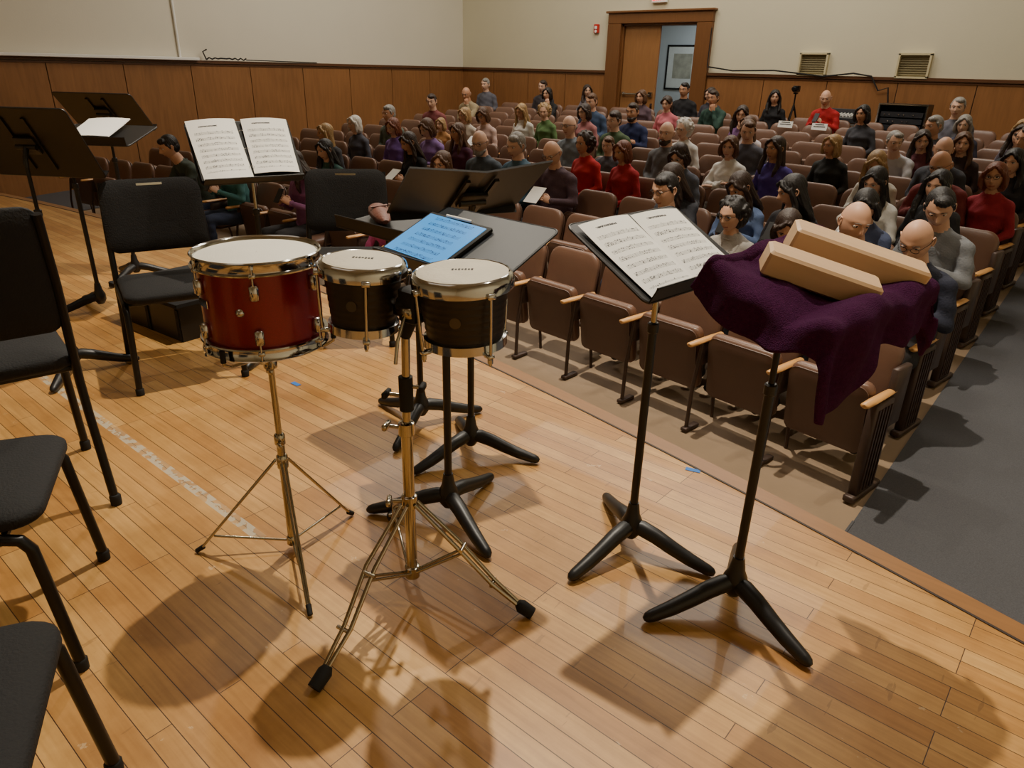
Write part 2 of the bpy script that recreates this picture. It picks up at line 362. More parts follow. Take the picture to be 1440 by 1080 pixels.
# ---------------------------------------------------------------- auditorium seats
def seat_mesh(down,end):
    b=MB()
    Mb=TR(0,.14,.62)@RX(-.20)
    b.slab(.475,.47,.10,.05,0,Mb,.012,.05,cs=5)
    b.slab(.465,.46,.10,.02,1,Mb@TR(0,.035,0),.004,.05,cs=5)
    if down: Mp=TR(0,-.13,.43)@RX(pi/2+.05)
    else: Mp=TR(0,-.035,.44)@RX(.14)
    b.slab(.455,.42,.05,.07,0,Mp,.014,.04,cs=4)
    b.slab(.44,.40,.05,.02,1,Mp@TR(0,-.045,0),.006,.04,cs=4)
    def stand(x,aisle):
        if aisle:
            b.box((x,-.03,.29),(.05,.20,.56),2,ch=.012)
            b.box((x,.0,.02),(.06,.32,.04),2,ch=.01)
            for i in range(5): b.box((x+.026,-.03-.07+i*.035,.30),(.012,.014,.48),2)
            b.box((x,.13,.55),(.04,.16,.34),2,TR(0,0,0),ch=.01)
        else:
            b.tube([(x,-.16,.0),(x,-.15,.3),(x,-.10,.57)],.013,2,8)
            b.box((x,-.12,.012),(.045,.14,.024),2,ch=.006);b.box((x,.0,.50),(.02,.22,.14),2,ch=.006)
            b.tube([(x,.02,.45),(x,.10,.2),(x,.12,0)],.012,2,6)
        R=[]
        for y,w,h in((-.245,.012,.010),(-.235,.024,.014),(-.15,.027,.015),(0,.024,.014),(.09,.020,.013)):
            R.append([(x+w*math.cos(a),y,.595+h*math.sin(a)) for a in[2*pi*k/10 for k in range(10)]])
        b.rings(R,3)
    stand(-.262,False)
    if end: stand(.262,True)
    return b.mesh('auditorium_seat',[M_vinyl,M_vinyld,M_iron,M_arm],50)
SM={(d,e):seat_mesh(d,e) for d in(0,1) for e in(0,1)}
PITCH=.524;NR=11;X0=-.93
def rowr(k): return 4.25+.87*k
# ---------------------------------------------------------------- people
def remesh_obj(b,voxel,smooth=6):
    me=bpy.data.meshes.new('t');me.from_pydata([tuple(p) for p in b.v],[],b.f)
    import bmesh
    bm=bmesh.new();bm.from_mesh(me);bmesh.ops.recalc_face_normals(bm,faces=bm.faces);bm.to_mesh(me);bm.free()
    ob=bpy.data.objects.new('t',me);COL.objects.link(ob)
    md=ob.modifiers.new('r','REMESH');md.mode='VOXEL';md.voxel_size=voxel
    if smooth:
        s=ob.modifiers.new('s','SMOOTH');s.factor=.5;s.iterations=smooth
    dg=bpy.context.evaluated_depsgraph_get();out=bpy.data.meshes.new_from_object(ob.evaluated_get(dg))
    bpy.data.objects.remove(ob);bpy.data.meshes.remove(me);return out
POSES={
 'lap':dict(E=[(.235,.03,.70),(-.235,.03,.70)],W=[(.10,-.20,.62),(-.09,-.19,.63)],lean=0.02),
 'read':dict(E=[(.24,-.03,.71),(-.24,-.03,.71)],W=[(.12,-.27,.74),(-.12,-.27,.74)],lean=.05),
 'cross':dict(E=[(.24,-.04,.72),(-.24,-.04,.73)],W=[(-.05,-.20,.75),(.05,-.18,.79)],lean=0),
 'chin':dict(E=[(.19,-.18,.72),(-.235,.0,.70)],W=[(.085,-.175,.955),(-.04,-.21,.65)],lean=.06),
 'phone':dict(E=[(.235,-.03,.71),(-.235,-.03,.71)],W=[(.075,-.25,.80),(-.075,-.25,.79)],lean=.07),
 'lean':dict(E=[(.21,-.22,.66),(-.21,-.22,.66)],W=[(.07,-.38,.62),(-.07,-.38,.63)],lean=.22),
}
def body_mesh(pose,wide,seed,fem):
    p=POSES[pose];b=MB();caps=[];ln=p['lean']
    def cap(a,c,ra,rc,lab,draw=True):
        a=Vector(a);c=Vector(c)
        caps.append((a,c,ra,rc,lab))
        if draw:
            b.tube([a,a.lerp(c,.5),c],[ra,(ra+rc)/2*1.02,rc],0,14);b.sphere(a,ra*.99,0,12,8);b.sphere(c,rc*.99,0,12,8)
    k=wide
    lean=lambda z:-ln*max(0,(z-.5)/.5)**1.3
    tors=[(.43,.13,.12,.03),(.50,.165*k,.135,.02),(.60,.160*k,.14*k,.03),(.70,.152*k,.13*k,.04),(.80,.160*k,.13,.05),(.88,.176,.13,.05),(.94,.178,.112,.05),(.985,.135,.088,.045),(1.010,.085,.07,.037),(1.03,.064,.06,.032)]
    if fem: tors[5]=(.86,.150,.140,.03);tors[6]=(.93,.152,.103,.045);tors[7]=(.975,.115,.08,.045)
    b.rings([[(rx*math.cos(a),y+lean(z)+ry*math.sin(a),z) for a in[2*pi*j/24 for j in range(24)]] for z,rx,ry,y in tors])
    caps.append((Vector((0,.03,.5)),Vector((0,.045+lean(.75),.75)),.15,.13,0));caps.append((Vector((0,.045+lean(.75),.75)),Vector((0,.045+lean(.93),.93)),.14,.12,0))
    nb=Vector((0,.030+lean(1.0),.985));nt=Vector((0,.008+lean(1.08),1.08))
    r_=.052 if fem else .060
    cap(nb,nt,r_+.006,r_,2)
    for i,sg in enumerate((1,-1)):
        sh=Vector((sg*(.145 if fem else .172),.045+lean(.95),.920));E=Vector(p['E'][i]);E.y+=lean(.7);W=Vector(p['W'][i])
        if fem: E.x*=.92
        cap((sg*.055,.045+lean(.95),.960),sh,.058,.058,0)
        q=.86 if fem else 1
        cap(sh,E,.058*q,.047*q,0);cap(E,W,.045*q,.033*q,0)
        hip=Vector((sg*.085,0,.49));kn=Vector((sg*.11,-.43,.51));an=Vector((sg*.105,-.40,.09));toe=Vector((sg*.12,-.55,.045))
        cap(hip,kn,.090,.064,1);cap(kn,an,.060,.041,1);cap(an+Vector((0,.02,-.03)),toe,.045,.036,3)
    me=remesh_obj(b,.0135,6)
    n=len(me.vertices);co_=np.empty(n*3,np.float32);me.vertices.foreach_get('co',co_);co_=co_.reshape(-1,3)
    cen=np.array([np.mean(co_[list(f.vertices)],axis=0) for f in me.polygons])
    best=np.full(len(cen),9.);lab=np.zeros(len(cen),int)
    for a,c,ra,rc,l in caps:
        a=np.array(a);c=np.array(c);d=c-a;t=np.clip(((cen-a)@d)/(d@d),0,1);q=np.linalg.norm(cen-(a+t[:,None]*d),axis=1)-(ra+(rc-ra)*t)
        if l==2: q+=.004
        m_=q<best;best[m_]=q[m_];lab[m_]=l
    lab[(lab==0)&(cen[:,2]<.50)]=1
    vl=np.zeros(n,bool)
    for f,l in zip(me.polygons,lab):
        if l in(0,1): vl[list(f.vertices)]=True
    nr=np.empty(n*3,np.float32);me.vertices.foreach_get('normal',nr);nr=nr.reshape(-1,3)
    rip=.0022*np.sin(co_[:,2]*62+co_[:,0]*28+seed)+.0022*np.sin(co_[:,2]*35-co_[:,0]*55+co_[:,1]*40)
    co_=co_+nr*(rip*vl)[:,None]
    h=MB();h.v=[Vector(x) for x in co_.tolist()];h.f=[list(f.vertices) for f in me.polygons];h.m=lab.tolist()
    cz=1.005;ring=[(.072*math.cos(a)*(.9 if fem else 1),.034+lean(1.0)+.064*math.sin(a),cz+.018*math.sin(a)) for a in[2*pi*j/24 for j in range(24)]]
    h.tube(ring,.008,0,8,closed=True)
    for i,sg in enumerate((1,-1)):
        W=Vector(p['W'][i]);E=Vector(p['E'][i]);E.y+=lean(.7)
        d=(W-E).normalized()
        if pose in('read','phone'): d=(d+Vector((-sg*.3,-.2,.6))).normalized()
        if pose=='chin' and i==0: d=Vector((-.25,-.05,1)).normalized()
        nrm=Vector((-sg,0,-.3)) if pose in('read','phone') else (Vector((-.3,1,0)) if (pose=='chin' and i==0) else Vector((0,0,-1)))
        nrm=(nrm-d*nrm.dot(d)).normalized();side=d.cross(nrm).normalized()
        inward=Vector((-sg,0,.4)) if pose not in('read','phone') else Vector((0,.3,1))
        ts=1 if side.dot(inward)>0 else -1
        h.tube([W-d*.012,W+d*.006],[.037,.036],0,14)
        h.tube([W-d*.02,W+d*.012,W+d*.05,W+d*.088],[.024,.031,.041,.037],2,12,flat=.42,up=nrm)
        for f_ in range(4):
            o=side*ts*((1.5-f_)*.0195);L_=(.068,.076,.072,.056)[f_]
            r0=W+d*.080+o;r1=r0+(d*.9+nrm*.25).normalized()*L_*.42;r2=r1+(d*.5+nrm*.85).normalized()*L_*.32;r3=r2+(d*.1+nrm*1.0).normalized()*L_*.26
            h.tube([r0,r1,r2,r3],[.0095,.0090,.0080,.0062],2,8)
        tb=W+d*.025+side*ts*.026;t1=tb+(d*.6+side*ts*.75+nrm*.2).normalized()*.036;t2=t1+(d*.95+nrm*.35).normalized()*.030
        h.tube([tb,t1,t2],[.014,.0115,.0085],2,8)
    bpy.data.meshes.remove(me)
    return h.mesh('body',[M_black]*4,80),nt
def head_mesh(fem):
    b=MB();nu,nv=56,44;R=[]
    g=lambda x,s:math.exp(-(x/s)**2)
    for i in range(nv+1):
        a=-pi/2+pi*i/nv;a=max(-pi/2+.01,min(pi/2-.01,a));ring=[]
        for j in range(nu):
            t=2*pi*j/nu;x=math.cos(a)*math.cos(t);y=math.cos(a)*math.sin(t);z=math.sin(a)
            X=x*.075;Y=y*.094;Z=z*.116
            if z<0:
                X*=1-(.34 if fem else .26)*(-z)**1.8
                if y>0: Y*=1-.42*(-z)
                else: Y*=1-.06*(-z)
            if z>.2: X*=1.03
            if y<0:
                f=min(1,-y*1.5)
                Y+=.006*g(Z+.01,.05)*f*(1-g(X,.02))
                Y-=(.020*g(X,.010+.3*max(0,-.0-Z)*.25)*g(Z+.022,.016)+.012*g(X,.008)*g(Z+.002,.022))*f
                Y-=.006*(g(X-.012,.007)+g(X+.012,.007))*g(Z+.028,.008)*f
                Y+=.011*(g(X-.031,.017)+g(X+.031,.017))*g(Z-.012,.012)*f
                Y-=.006*g(Z-.034,.010)*g(X,.055)*f
                Y-=.007*g(Z+.060,.012)*g(X,.026)*f;Y+=.004*g(Z+.0605,.0025)*g(X,.022)*f;Y+=.004*g(Z+.078,.006)*g(X,.02)*f
                Y-=.009*g(Z+.100,.014)*g(X,.022)*f
                Y-=.005*(g(X-.045,.018)+g(X+.045,.018))*g(Z+.022,.02)*f
            ring.append((X,Y,Z))
        R.append(ring)
    b.rings(R,0)
    for idx,f in enumerate(b.f):
        c=sum((b.v[k] for k in f),Vector())/len(f)
        if c.y<-.05 and abs(c.z+.061)<.0080*(1-(abs(c.x)/.027)**2*.6) and abs(c.x)<.024: b.m[idx]=1
    for sg in(1,-1):
        b.sphere((sg*.031,-.0715,.012),(.0150,.012,.0082),2,14,10);b.sphere((sg*.031,-.0800,.012),(.0062,.0045,.0062),3,12,8)
        b.tube([(sg*.017,-.0805,.013),(sg*.024,-.0845,.0195),(sg*.033,-.0845,.021),(sg*.045,-.0770,.015)],[.0012,.0022,.0022,.001],0 if not fem else 4,6)
        b.tube([(sg*.013,-.0915,.030),(sg*.022,-.0935,.0345),(sg*.034,-.0900,.036),(sg*.050,-.0780,.030)],[.002,.0032,.003,.0012],4,6,flat=.7)
        b.sphere((sg*.075,.010,-.002),(.006,.015,.026),0,12,10)
        b.tube([(sg*.078,.004,-.026),(sg*.084,.018,-.012),(sg*.086,.024,.008),(sg*.084,.016,.024),(sg*.078,.002,.020)],[.005,.0045,.0045,.0045,.003],0,8)
    return b.mesh('head',[M_black]*5,80)
def hair_mesh(kind):
    b=MB();rnd=random.Random(len(kind)*13+ord(kind[0]))
    if kind=='short':
        b.sphere((0,.020,.032),(.081,.093,.094),0,28,18);b.sphere((0,.038,-.012),(.077,.070,.070),0,20,14);b.sphere((.018,-.040,.082),(.052,.045,.034),0,16,10)
        for sg in(1,-1): b.tube([(sg*.072,-.022,.045),(sg*.077,-.010,.012),(sg*.076,-.006,-.012)],[.014,.010,.005],0,8)
    elif kind=='bald':
        b.sphere((0,.028,-.012),(.081,.078,.045),0,28,14)
    elif kind in('long','bob','pony'):
        b.sphere((0,.020,.032),(.085,.099,.097),0,28,18)
        for sg in(1,-1):
            b.tube([(sg*.006+.012,-.058,.100),(sg*.040+.006,-.075,.075),(sg*.068,-.058,.040),(sg*.080,-.030,.005)],[.014,.017,.018,.014],0,10)
        if kind=='long':
            b.rings([[(rx*math.cos(a),y+ry*math.sin(a),z) for a in[2*pi*j/20 for j in range(20)]] for z,rx,ry,y in((.04,.085,.078,.030),(-.05,.092,.066,.042),(-.12,.10,.058,.052),(-.20,.112,.045,.068),(-.27,.105,.034,.082),(-.33,.07,.022,.085))])
            for sg in(1,-1): b.tube([(sg*.074,-.030,.04),(sg*.088,-.028,-.01),(sg*.094,-.022,-.08),(sg*.102,-.045,-.15),(sg*.095,-.075,-.21),(sg*.080,-.082,-.26)],[.018,.022,.026,.028,.022,.010],0,10)
        if kind=='bob':
            b.rings([[(rx*math.cos(a),y+ry*math.sin(a),z) for a in[2*pi*j/20 for j in range(20)]] for z,rx,ry,y in((.04,.088,.080,.028),(-.04,.098,.072,.036),(-.09,.100,.064,.040),(-.125,.080,.050,.040))])
            for sg in(1,-1): b.tube([(sg*.074,-.032,.045),(sg*.088,-.030,0),(sg*.090,-.030,-.06),(sg*.080,-.034,-.10)],[.018,.022,.025,.013],0,10)
        if kind=='pony':
            b.sphere((0,.038,-.01),(.079,.072,.072),0,20,14)
            b.tube([(0,.10,.07),(0,.145,.06),(0,.16,-.02),(0,.145,-.12),(0,.13,-.19)],[.02,.03,.036,.03,.012],0,12)
    elif kind=='curly':
        b.sphere((0,.025,.035),(.095,.100,.100),0,28,18);b.sphere((0,.045,-.04),(.098,.072,.075),0,20,14)
        for i in range(110):
            t=rnd.uniform(0,2*pi);z=rnd.uniform(-.75,1);r=math.sqrt(max(0,1-z*z));y=r*math.sin(t)
            if y<-.35 and z<.62: continue
            b.sphere((r*math.cos(t)*.102,.028+y*.098,.018+z*.112),rnd.uniform(.016,.026),0,8,6)
    elif kind=='beard':
        b.sphere((0,-.045,-.085),(.050,.050,.038),0,20,12);b.sphere((0,-.02,-.07),(.066,.055,.033),0,20,12);b.tube([(-.028,-.090,-.057),(-.014,-.1,-.047),(0,-.103,-.045),(.014,-.1,-.047),(.028,-.090,-.057)],.006,0,6)
        return remesh_obj(b,.006,2)
    me=remesh_obj(b,.006,2)
    for v in me.vertices:
        c=v.co;t=math.atan2(c.y-.02,c.x)
        k=1+.020*math.sin(t*26+c.z*30)+.012*math.sin(t*57+c.z*12)+.012*math.sin(t*11+c.z*50)
        v.co=Vector((c.x*k,(c.y-.02)*k+.02,c.z))
    me.polygons.foreach_set('use_smooth',[True]*len(me.polygons));return me
BODY={}
for ps in POSES:
    BODY[ps,0]=body_mesh(ps,1.08,1,False);BODY[ps,1]=body_mesh(ps,.92,2,True)
HEAD=[head_mesh(0),head_mesh(1)]
HAIR={k:hair_mesh(k) for k in('short','bald','long','bob','curly','pony','beard')}
for k in HAIR:
    HAIR[k].materials.clear();HAIR[k].materials.append(M_black)
b=MB()
for sg in(1,-1): b.tube([(sg*.031+.021*math.cos(a),-.098,.012+.016*math.sin(a)) for a in[2*pi*i/16 for i in range(16)]],.0016,0,6,closed=True);b.tube([(sg*.052,-.096,.018),(sg*.078,-.04,.018),(sg*.08,.01,.012)],.0016,0,6)
b.tube([(-.011,-.099,.014),(0,-.102,.017),(.011,-.099,.014)],.0016,0,6);GLASS=b.mesh('glasses',[M_blackm],60)
_mc={}
def cm(kind,rgb):
    key=(kind,rgb)
    if key not in _mc:
        if kind=='skin': m=mat('skin',rgb,.5,0,.05,20)
        elif kind=='hair': m=mat('hair',rgb,.45,0,.35,60,.4,120)
        elif kind=='cloth': m=mat('knit_fabric',rgb,.85,0,.22,14,.35,90)
        else: m=mat(kind,rgb,.5,0,.1)
        _mc[key]=m
    return _mc[key]
def slots(ob,ms):
    for i,m in enumerate(ms):
        ob.material_slots[i].link='OBJECT';ob.material_slots[i].material=m
M_eyew=mat('eye_white',(205,200,192),.3,0,0);M_iris=mat('iris_dark',(30,20,15),.2,0,0)
def person(x,r,fem,hair,hc,shirt,pose='lap',yaw=0,tilt=0,skin=(206,160,130),glasses=0,beard=0,scale=1,pants=(40,42,52),kind=None,prop=None):
    y=rowy(r,x);name=kind or('seated_woman' if fem else 'seated_man')
    phi=-(x-XC)/31+(random.uniform(-.12,.12) if x<-1.7 else -.03)
    e=empty(name,(x,y,fz(y)),phi);s=scale*(.975 if fem else 1.03)*random.uniform(.98,1.03);e.scale=(s,s,s)
    me,nt=BODY[pose,1 if fem else 0]
    bo=bpy.data.objects.new('body',me);COL.objects.link(bo);bo.parent=e
    slots(bo,[cm('cloth',shirt),cm('cloth',pants),cm('skin',skin),cm('shoe',(30,28,28))])
    h=bpy.data.objects.new('head',HEAD[1 if fem else 0]);COL.objects.link(h);h.parent=e
    tilt+=.08
    hp=nt+Vector((0,-.016-.05*math.sin(tilt),.080-.01*abs(tilt)))
    h.location=hp;h.rotation_euler=(tilt,random.uniform(-.1,.1),yaw+random.uniform(-.15,.15));hs=1.0 if fem else 1.04;h.scale=(hs,hs,hs)
    lip=tuple(int(a*b_) for a,b_ in zip(skin,(.85,.66,.66)))
    slots(h,[cm('skin',skin),cm('lips',lip),M_eyew,M_iris,cm('hair',hc)])
    if hair:
        ho=bpy.data.objects.new('hair',HAIR[hair]);COL.objects.link(ho);ho.parent=h;slots(ho,[cm('hair',hc)])
    if beard:
        ho=bpy.data.objects.new('beard',HAIR['beard']);COL.objects.link(ho);ho.parent=h;slots(ho,[cm('hair',hc)])
    if glasses:
        g=bpy.data.objects.new('glasses',GLASS);COL.objects.link(g);g.parent=h
    if pose=='read' and prop!='none':
        b=MB();b.box((0,0,0),(.15,.003,.21),0);o=b.obj('concert_program',[M_paper],parent=e);o.location=(0,-.36,.80);o.rotation_euler=(-.95,0,0)
    if pose=='phone':
        b=MB();b.box((0,0,0),(.075,.009,.15),0,ch=.003);o=b.obj('phone',[M_blackm],parent=e);o.location=(0,-.325,.875);o.rotation_euler=(-.6,0,0)
BK=(22,18,18);DB=(48,32,24);BR=(86,56,34);BL=(160,128,84);GR=(140,136,130);WH=(205,200,192);RD=(112,58,34)
S1=(208,162,134);S2=(190,140,108);S3=(214,172,146)
PL=[
(-10.4,11.1,0,'bald',GR,(150,135,105),'chin',.3,.25,{}),(-8.7,8.4,1,'bob',BL,(180,130,80),'lap',0,0,{'scale':.85,'kind':'seated_child'}),(-8.2,8.6,1,'bob',BL,(205,195,180),'lap',-.4,.1,{}),
(-10.0,13.0,0,'short',DB,(60,55,60),'lap',.2,0,{}),(-9.2,12.1,1,'bob',BK,(25,25,28),'chin',0,0,{}),(-9.0,12.95,1,'long',DB,(120,115,125),'cross',.9,0,{}),(-11.4,12.9,0,'short',GR,(90,90,100),'lap',0,0,{}),
(-7.9,8.7,1,'bob',BR,(200,170,160),'read',0,.3,{'glasses':1}),(-7.35,9.2,1,'curly',BL,(90,120,70),'lap',.5,.1,{}),(-7.8,9.9,1,'long',BL,(225,222,215),'lap',0,.2,{}),
(-8.2,6.2,1,'long',BL,(50,50,55),'lap',-.3,0,{}),(-8.6,6.8,1,'bob',WH,(70,70,80),'lap',-.2,0,{}),(-7.9,7.2,1,'bob',RD,(110,80,150),'lap',0,.2,{}),(-7.2,6.8,1,'bob',BR,(130,100,160),'read',0,.4,{}),(-6.7,6.9,1,'long',BR,(80,35,60),'lap',0,0,{}),
(-7.0,5.3,1,'long',BK,(50,85,80),'lap',0,.2,{}),(-6.6,6.0,1,'long',DB,(25,25,30),'read',0,.3,{}),(-6.4,4.3,1,'long',DB,(120,70,110),'phone',-.7,.4,{}),(-8.3,4.3,0,'short',BK,(60,70,62),'lean',0,.3,{}),(-7.5,4.3,1,'bob',BK,(60,110,110),'phone',0,.3,{}),
(-5.4,6.2,0,'bald',GR,(70,80,90),'lap',.2,.2,{'glasses':1,'beard':1}),(-4.9,6.1,0,'short',GR,(70,100,120),'lap',0,.2,{}),(-5.6,7.6,0,'bald',GR,(120,130,140),'lap',0,0,{'glasses':1}),(-4.45,6.0,0,'bald',GR,(80,60,70),'read',0,.4,{'glasses':1}),
(-5.2,5.2,1,'bob',BR,(80,90,110),'lap',.2,.1,{'glasses':1}),(-4.9,4.35,1,'bob',DB,(200,90,150),'lean',0,.4,{'scale':.78,'kind':'seated_child'}),(-4.8,7.0,1,'curly',DB,(190,30,35),'lap',0,0,{}),(-4.3,7.1,1,'bob',RD,(175,30,40),'lap',0,.1,{}),
(-5.5,8.4,0,'short',DB,(70,90,60),'lap',0,.1,{}),(-5.0,8.1,0,'short',BR,(90,90,100),'lap',.3,.1,{'scale':.85,'kind':'seated_child'}),(-5.8,9.8,0,'short',DB,(30,40,80),'cross',0,0,{'beard':1}),(-4.2,7.8,0,'bald',DB,(105,108,112),'lap',.1,0,{'beard':1}),
(-6.2,11.0,1,'pony',DB,(200,110,120),'lap',0,.1,{}),(-6.9,12.95,0,'short',BK,(28,28,32),'lap',0,0,{'skin':S2}),(-6.3,13.0,1,'bob',DB,(60,60,70),'lap',-.5,.1,{}),(-5.8,12.2,0,'short',DB,(40,70,60),'chin',.1,0,{}),
(-4.4,8.6,1,'curly',WH,(225,222,218),'lap',.1,.1,{}),(-3.5,7.0,1,'bob',DB,(90,95,110),'read',0,.5,{'glasses':1}),(-3.3,7.7,1,'bob',BR,(228,226,220),'cross',0,.05,{}),(-2.85,7.8,1,'long',DB,(78,62,150),'lap',-.1,0,{}),
(-4.4,10.3,1,'long',DB,(150,110,170),'chin',.5,.1,{}),(-4.0,9.6,1,'long',BR,(225,215,220),'lap',-.4,0,{}),(-5.1,12.95,1,'long',BK,(25,24,28),'lap',.3,0,{'skin':S1}),(-4.2,12.95,0,'bald',GR,(170,22,28),'phone',.3,.2,{}),
(-2.6,8.9,1,'bob',BL,(30,32,30),'lap',-.5,0,{}),(-2.2,9.6,0,'short',GR,(200,200,205),'lean',.7,.1,{'scale':.9,'kind':'seated_child'}),(-2.95,6.2,1,'long',DB,(60,62,70),'lean',-.5,.4,{}),(-2.65,5.2,0,'short',BK,(96,110,88),'lap',.1,.15,{'glasses':1,'skin':S1}),
(-2.08,5.12,1,'curly',BK,(160,155,150),'lap',0,.1,{'glasses':1,'skin':S1}),(-2.4,6.2,1,'long',DB,(90,110,150),'phone',-.3,.5,{}),(-1.95,6.0,1,'long',BK,(36,34,38),'phone',-.6,.3,{'skin':S1}),(-1.6,6.75,1,'long',BK,(225,225,222),'read',0,.3,{'skin':S1}),
(-1.15,6.7,1,'long',BK,(28,27,30),'lap',.1,.05,{'skin':S1}),(-1.8,7.5,1,'long',BL,(205,200,190),'phone',.2,.4,{}),(-1.3,7.6,0,'bald',GR,(120,50,50),'phone',.1,.3,{'glasses':1}),(-1.5,8.6,0,'bald',GR,(60,62,70),'lap',.2,.2,{}),
(-1.5,9.9,1,'long',BR,(60,45,45),'lap',.2,0,{}),(-1.1,10.4,1,'long',DB,(70,60,70),'lap',0,0,{}),(-.9,7.5,1,'bob',RD,(150,30,45),'lap',.2,0,{'glasses':1}),(-1.40,6.0,1,'bob',BK,(70,80,110),'read',.3,.4,{'skin':S1}),(-.91,5.99,0,'short',BK,(120,123,128),'phone',.2,.45,{'skin':S1}),
(-1.64,5.12,1,'bob',DB,(50,50,55),'lap',.3,.5,{}),(-1.23,5.12,0,'bald',GR,(40,42,52),'lap',.9,.2,{}),(-.83,5.12,0,'bald',DB,(34,38,56),'phone',.1,.45,{'skin':S1,'glasses':1}),
(-1.2,11.2,1,'bob',BL,(120,110,120),'lap',0,0,{}),(-2.0,10.4,0,'short',GR,(90,90,105),'lap',-.3,0,{}),(-6.6,9.9,1,'bob',DB,(170,110,110),'lap',0,.1,{}),(-9.6,9.6,0,'short',DB,(120,60,60),'lap',.2,.1,{}),(-3.6,8.9,0,'short',BR,(80,80,90),'lap',.2,.2,{}),
(-1.8,11.25,1,'bob',GR,(60,60,80),'lap',.1,.1,{}),(-.95,9.5,0,'short',DB,(50,54,62),'lap',0,0,{}),(-2.0,9.2,1,'long',DB,(110,60,70),'lap',.4,.1,{}),(-1.2,12.1,1,'curly',BR,(70,80,70),'lap',0,0,{}),(-2.2,12.1,0,'short',GR,(100,100,110),'lap',0,0,{}),
(-.9,8.5,1,'long',BK,(40,38,44),'lap',.1,.1,{'skin':S1}),(-7.2,12.1,1,'bob',BR,(90,70,80),'lap',.2,0,{}),(-7.0,10.4,0,'short',BR,(60,80,110),'lap',0,.1,{}),(-8.9,7.8,0,'short',GR,(80,90,80),'lap',0,0,{}),(-3.1,11.3,1,'bob',BK,(60,60,66),'lap',0,0,{}),
]
occ=set();placed=[]
for(x,r,fem,hair,hc,sh,ps,yaw,tilt,op) in PL:
    k=max(0,min(NR-1,round((r-4.25)/.87)));ci=max(0,round((X0-x)/PITCH))
    xs_=X0-ci*PITCH;x2=x if abs(x-xs_)<.14 or x>-1.75 else xs_+math.copysign(.14,x-xs_)
    for(kk,xx) in placed:
        if kk==k and abs(xx-x2)<.38: x2=xx+math.copysign(.40,x2-xx if x2!=xx else -1)
    placed.append((k,x2));occ.add((k,ci))
    sk=op.pop('skin',random.choice([S1,S2,S3]))
    person(x2,rowr(k)-.02,fem,hair,hc,sh,ps,yaw,tilt,sk,pants=random.choice([(40,42,52),(50,60,85),(35,33,36),(80,72,62)]),**op)
for k in range(NR):
    for c in range(20):
        x=X0-c*PITCH;y=rowy(rowr(k),x)
        o=bpy.data.objects.new('auditorium_seat',SM[1 if (k,c) in occ else 0,1 if c==0 else 0]);COL.objects.link(o)
        o.location=(x,y,fz(y));o.rotation_euler=(0,0,-(x-XC)/31)
for x,r in((-4.55,rowr(9)),(-4.0,rowr(9)),):
    y=rowy(r,x)+.06;b=MB();b.box((0,0,0),(.24,.004,.10));b.box((0,-.003,0),(.18,.002,.012),1);b.box((0,-.003,.03),(.14,.002,.012),1)
    o=b.obj('reserved_sign',[M_paper,M_rubber]);o.location=(x,y,fz(y)+.84);o.rotation_euler=(-.2,0,-.05)
# ---------------------------------------------------------------- AV equipment at the back
def av():
    z0=fz(13.3)+.012
    e=empty('equipment_rack',(-3.15,13.45,z0),.05);b=MB()
    for x in(-.34,.34): b.box((x,0,.62),(.03,.5,.95),0,ch=.006)
    for z in(.16,1.08): b.box((0,0,z),(.70,.5,.03),0,ch=.006)
    b.box((0,.22,.62),(.66,.03,.9),0)
    for i in range(8): b.box((0,-.2,.24+i*.1),(.62,.06,.08),1,ch=.004);[b.lathe([(.012,0),(.01,.015)],2,10,TR(-.25+q*.07,-.23,.24+i*.1)@RX(pi/2)) for q in range(7) if (i+q)%3]
    for x in(-.3,.3):
        for y in(-.2,.2): b.tube([(x,y,.15),(x,y,.06)],.02,0,8);b.sphere((x,y,.045),.045,0,12,8)
    b.box((0,-.26,.62),(.72,.012,.02),2)
    for x in(-.35,.35): b.box((x,-.25,.62),(.02,.02,.95),2)
    b.box((0,-.25,1.09),(.72,.02,.02),2)
    b.obj('case',[M_blackm,mat('rack_unit_grey',(60,62,68),.4,.4),M_chrome],parent=e)
    e=empty('folding_table',(-4.15,13.4,z0));b=MB();b.box((0,0,.74),(1.15,.6,.03),0,ch=.005)
    for x in(-.5,.5):
        for y in(-.25,.25): b.tube([(x,y,.73),(x,y,0)],.014,1,8)
    b.obj('top_and_legs',[mat('grey_laminate',(110,105,98),.5),M_blackm],parent=e)
    e=empty('mixing_console',(-4.1,13.35,z0+.757));b=MB();Mt=TR(0,0,.022)@RX(.12)
    b.box((0,0,.06),(.72,.42,.08),0,Mt,ch=.01)
    for i in range(12):
        for j in range(5): b.lathe([(.012,0),(.01,.02)],1,8,Mt@TR(-.31+i*.055,-.02+j*.04,.10))
        b.box((-.31+i*.055,-.12,.11),(.015,.03,.02),1,Mt)
    b.box((0,.2,.14),(.5,.03,.16),0,ch=.01);b.obj('console',[mat('console_grey',(70,72,76),.4,.3),M_paper],parent=e)
    e=empty('video_camera_tripod',(-5.0,13.55,z0));b=MB()
    for i in range(3):
        a=2*pi*i/3+.5;b.tube([(0,0,1.0),(.32*math.cos(a),.32*math.sin(a),0)],[.016,.011],0,8)
    b.tube([(0,0,.9),(0,0,1.18)],.014,0,8);b.box((0,0,1.19),(.06,.08,.03),0,ch=.005)
    b.box((0,0,1.26),(.08,.16,.10),0,ch=.01);b.lathe([(.035,0),(.038,.06),(.032,.065)],0,16,TR(0,-.08,1.26)@RX(pi/2));b.box((.055,-.02,1.27),(.01,.08,.06),0)
    b.obj('tripod_and_camera',[M_blackm],parent=e)
av()
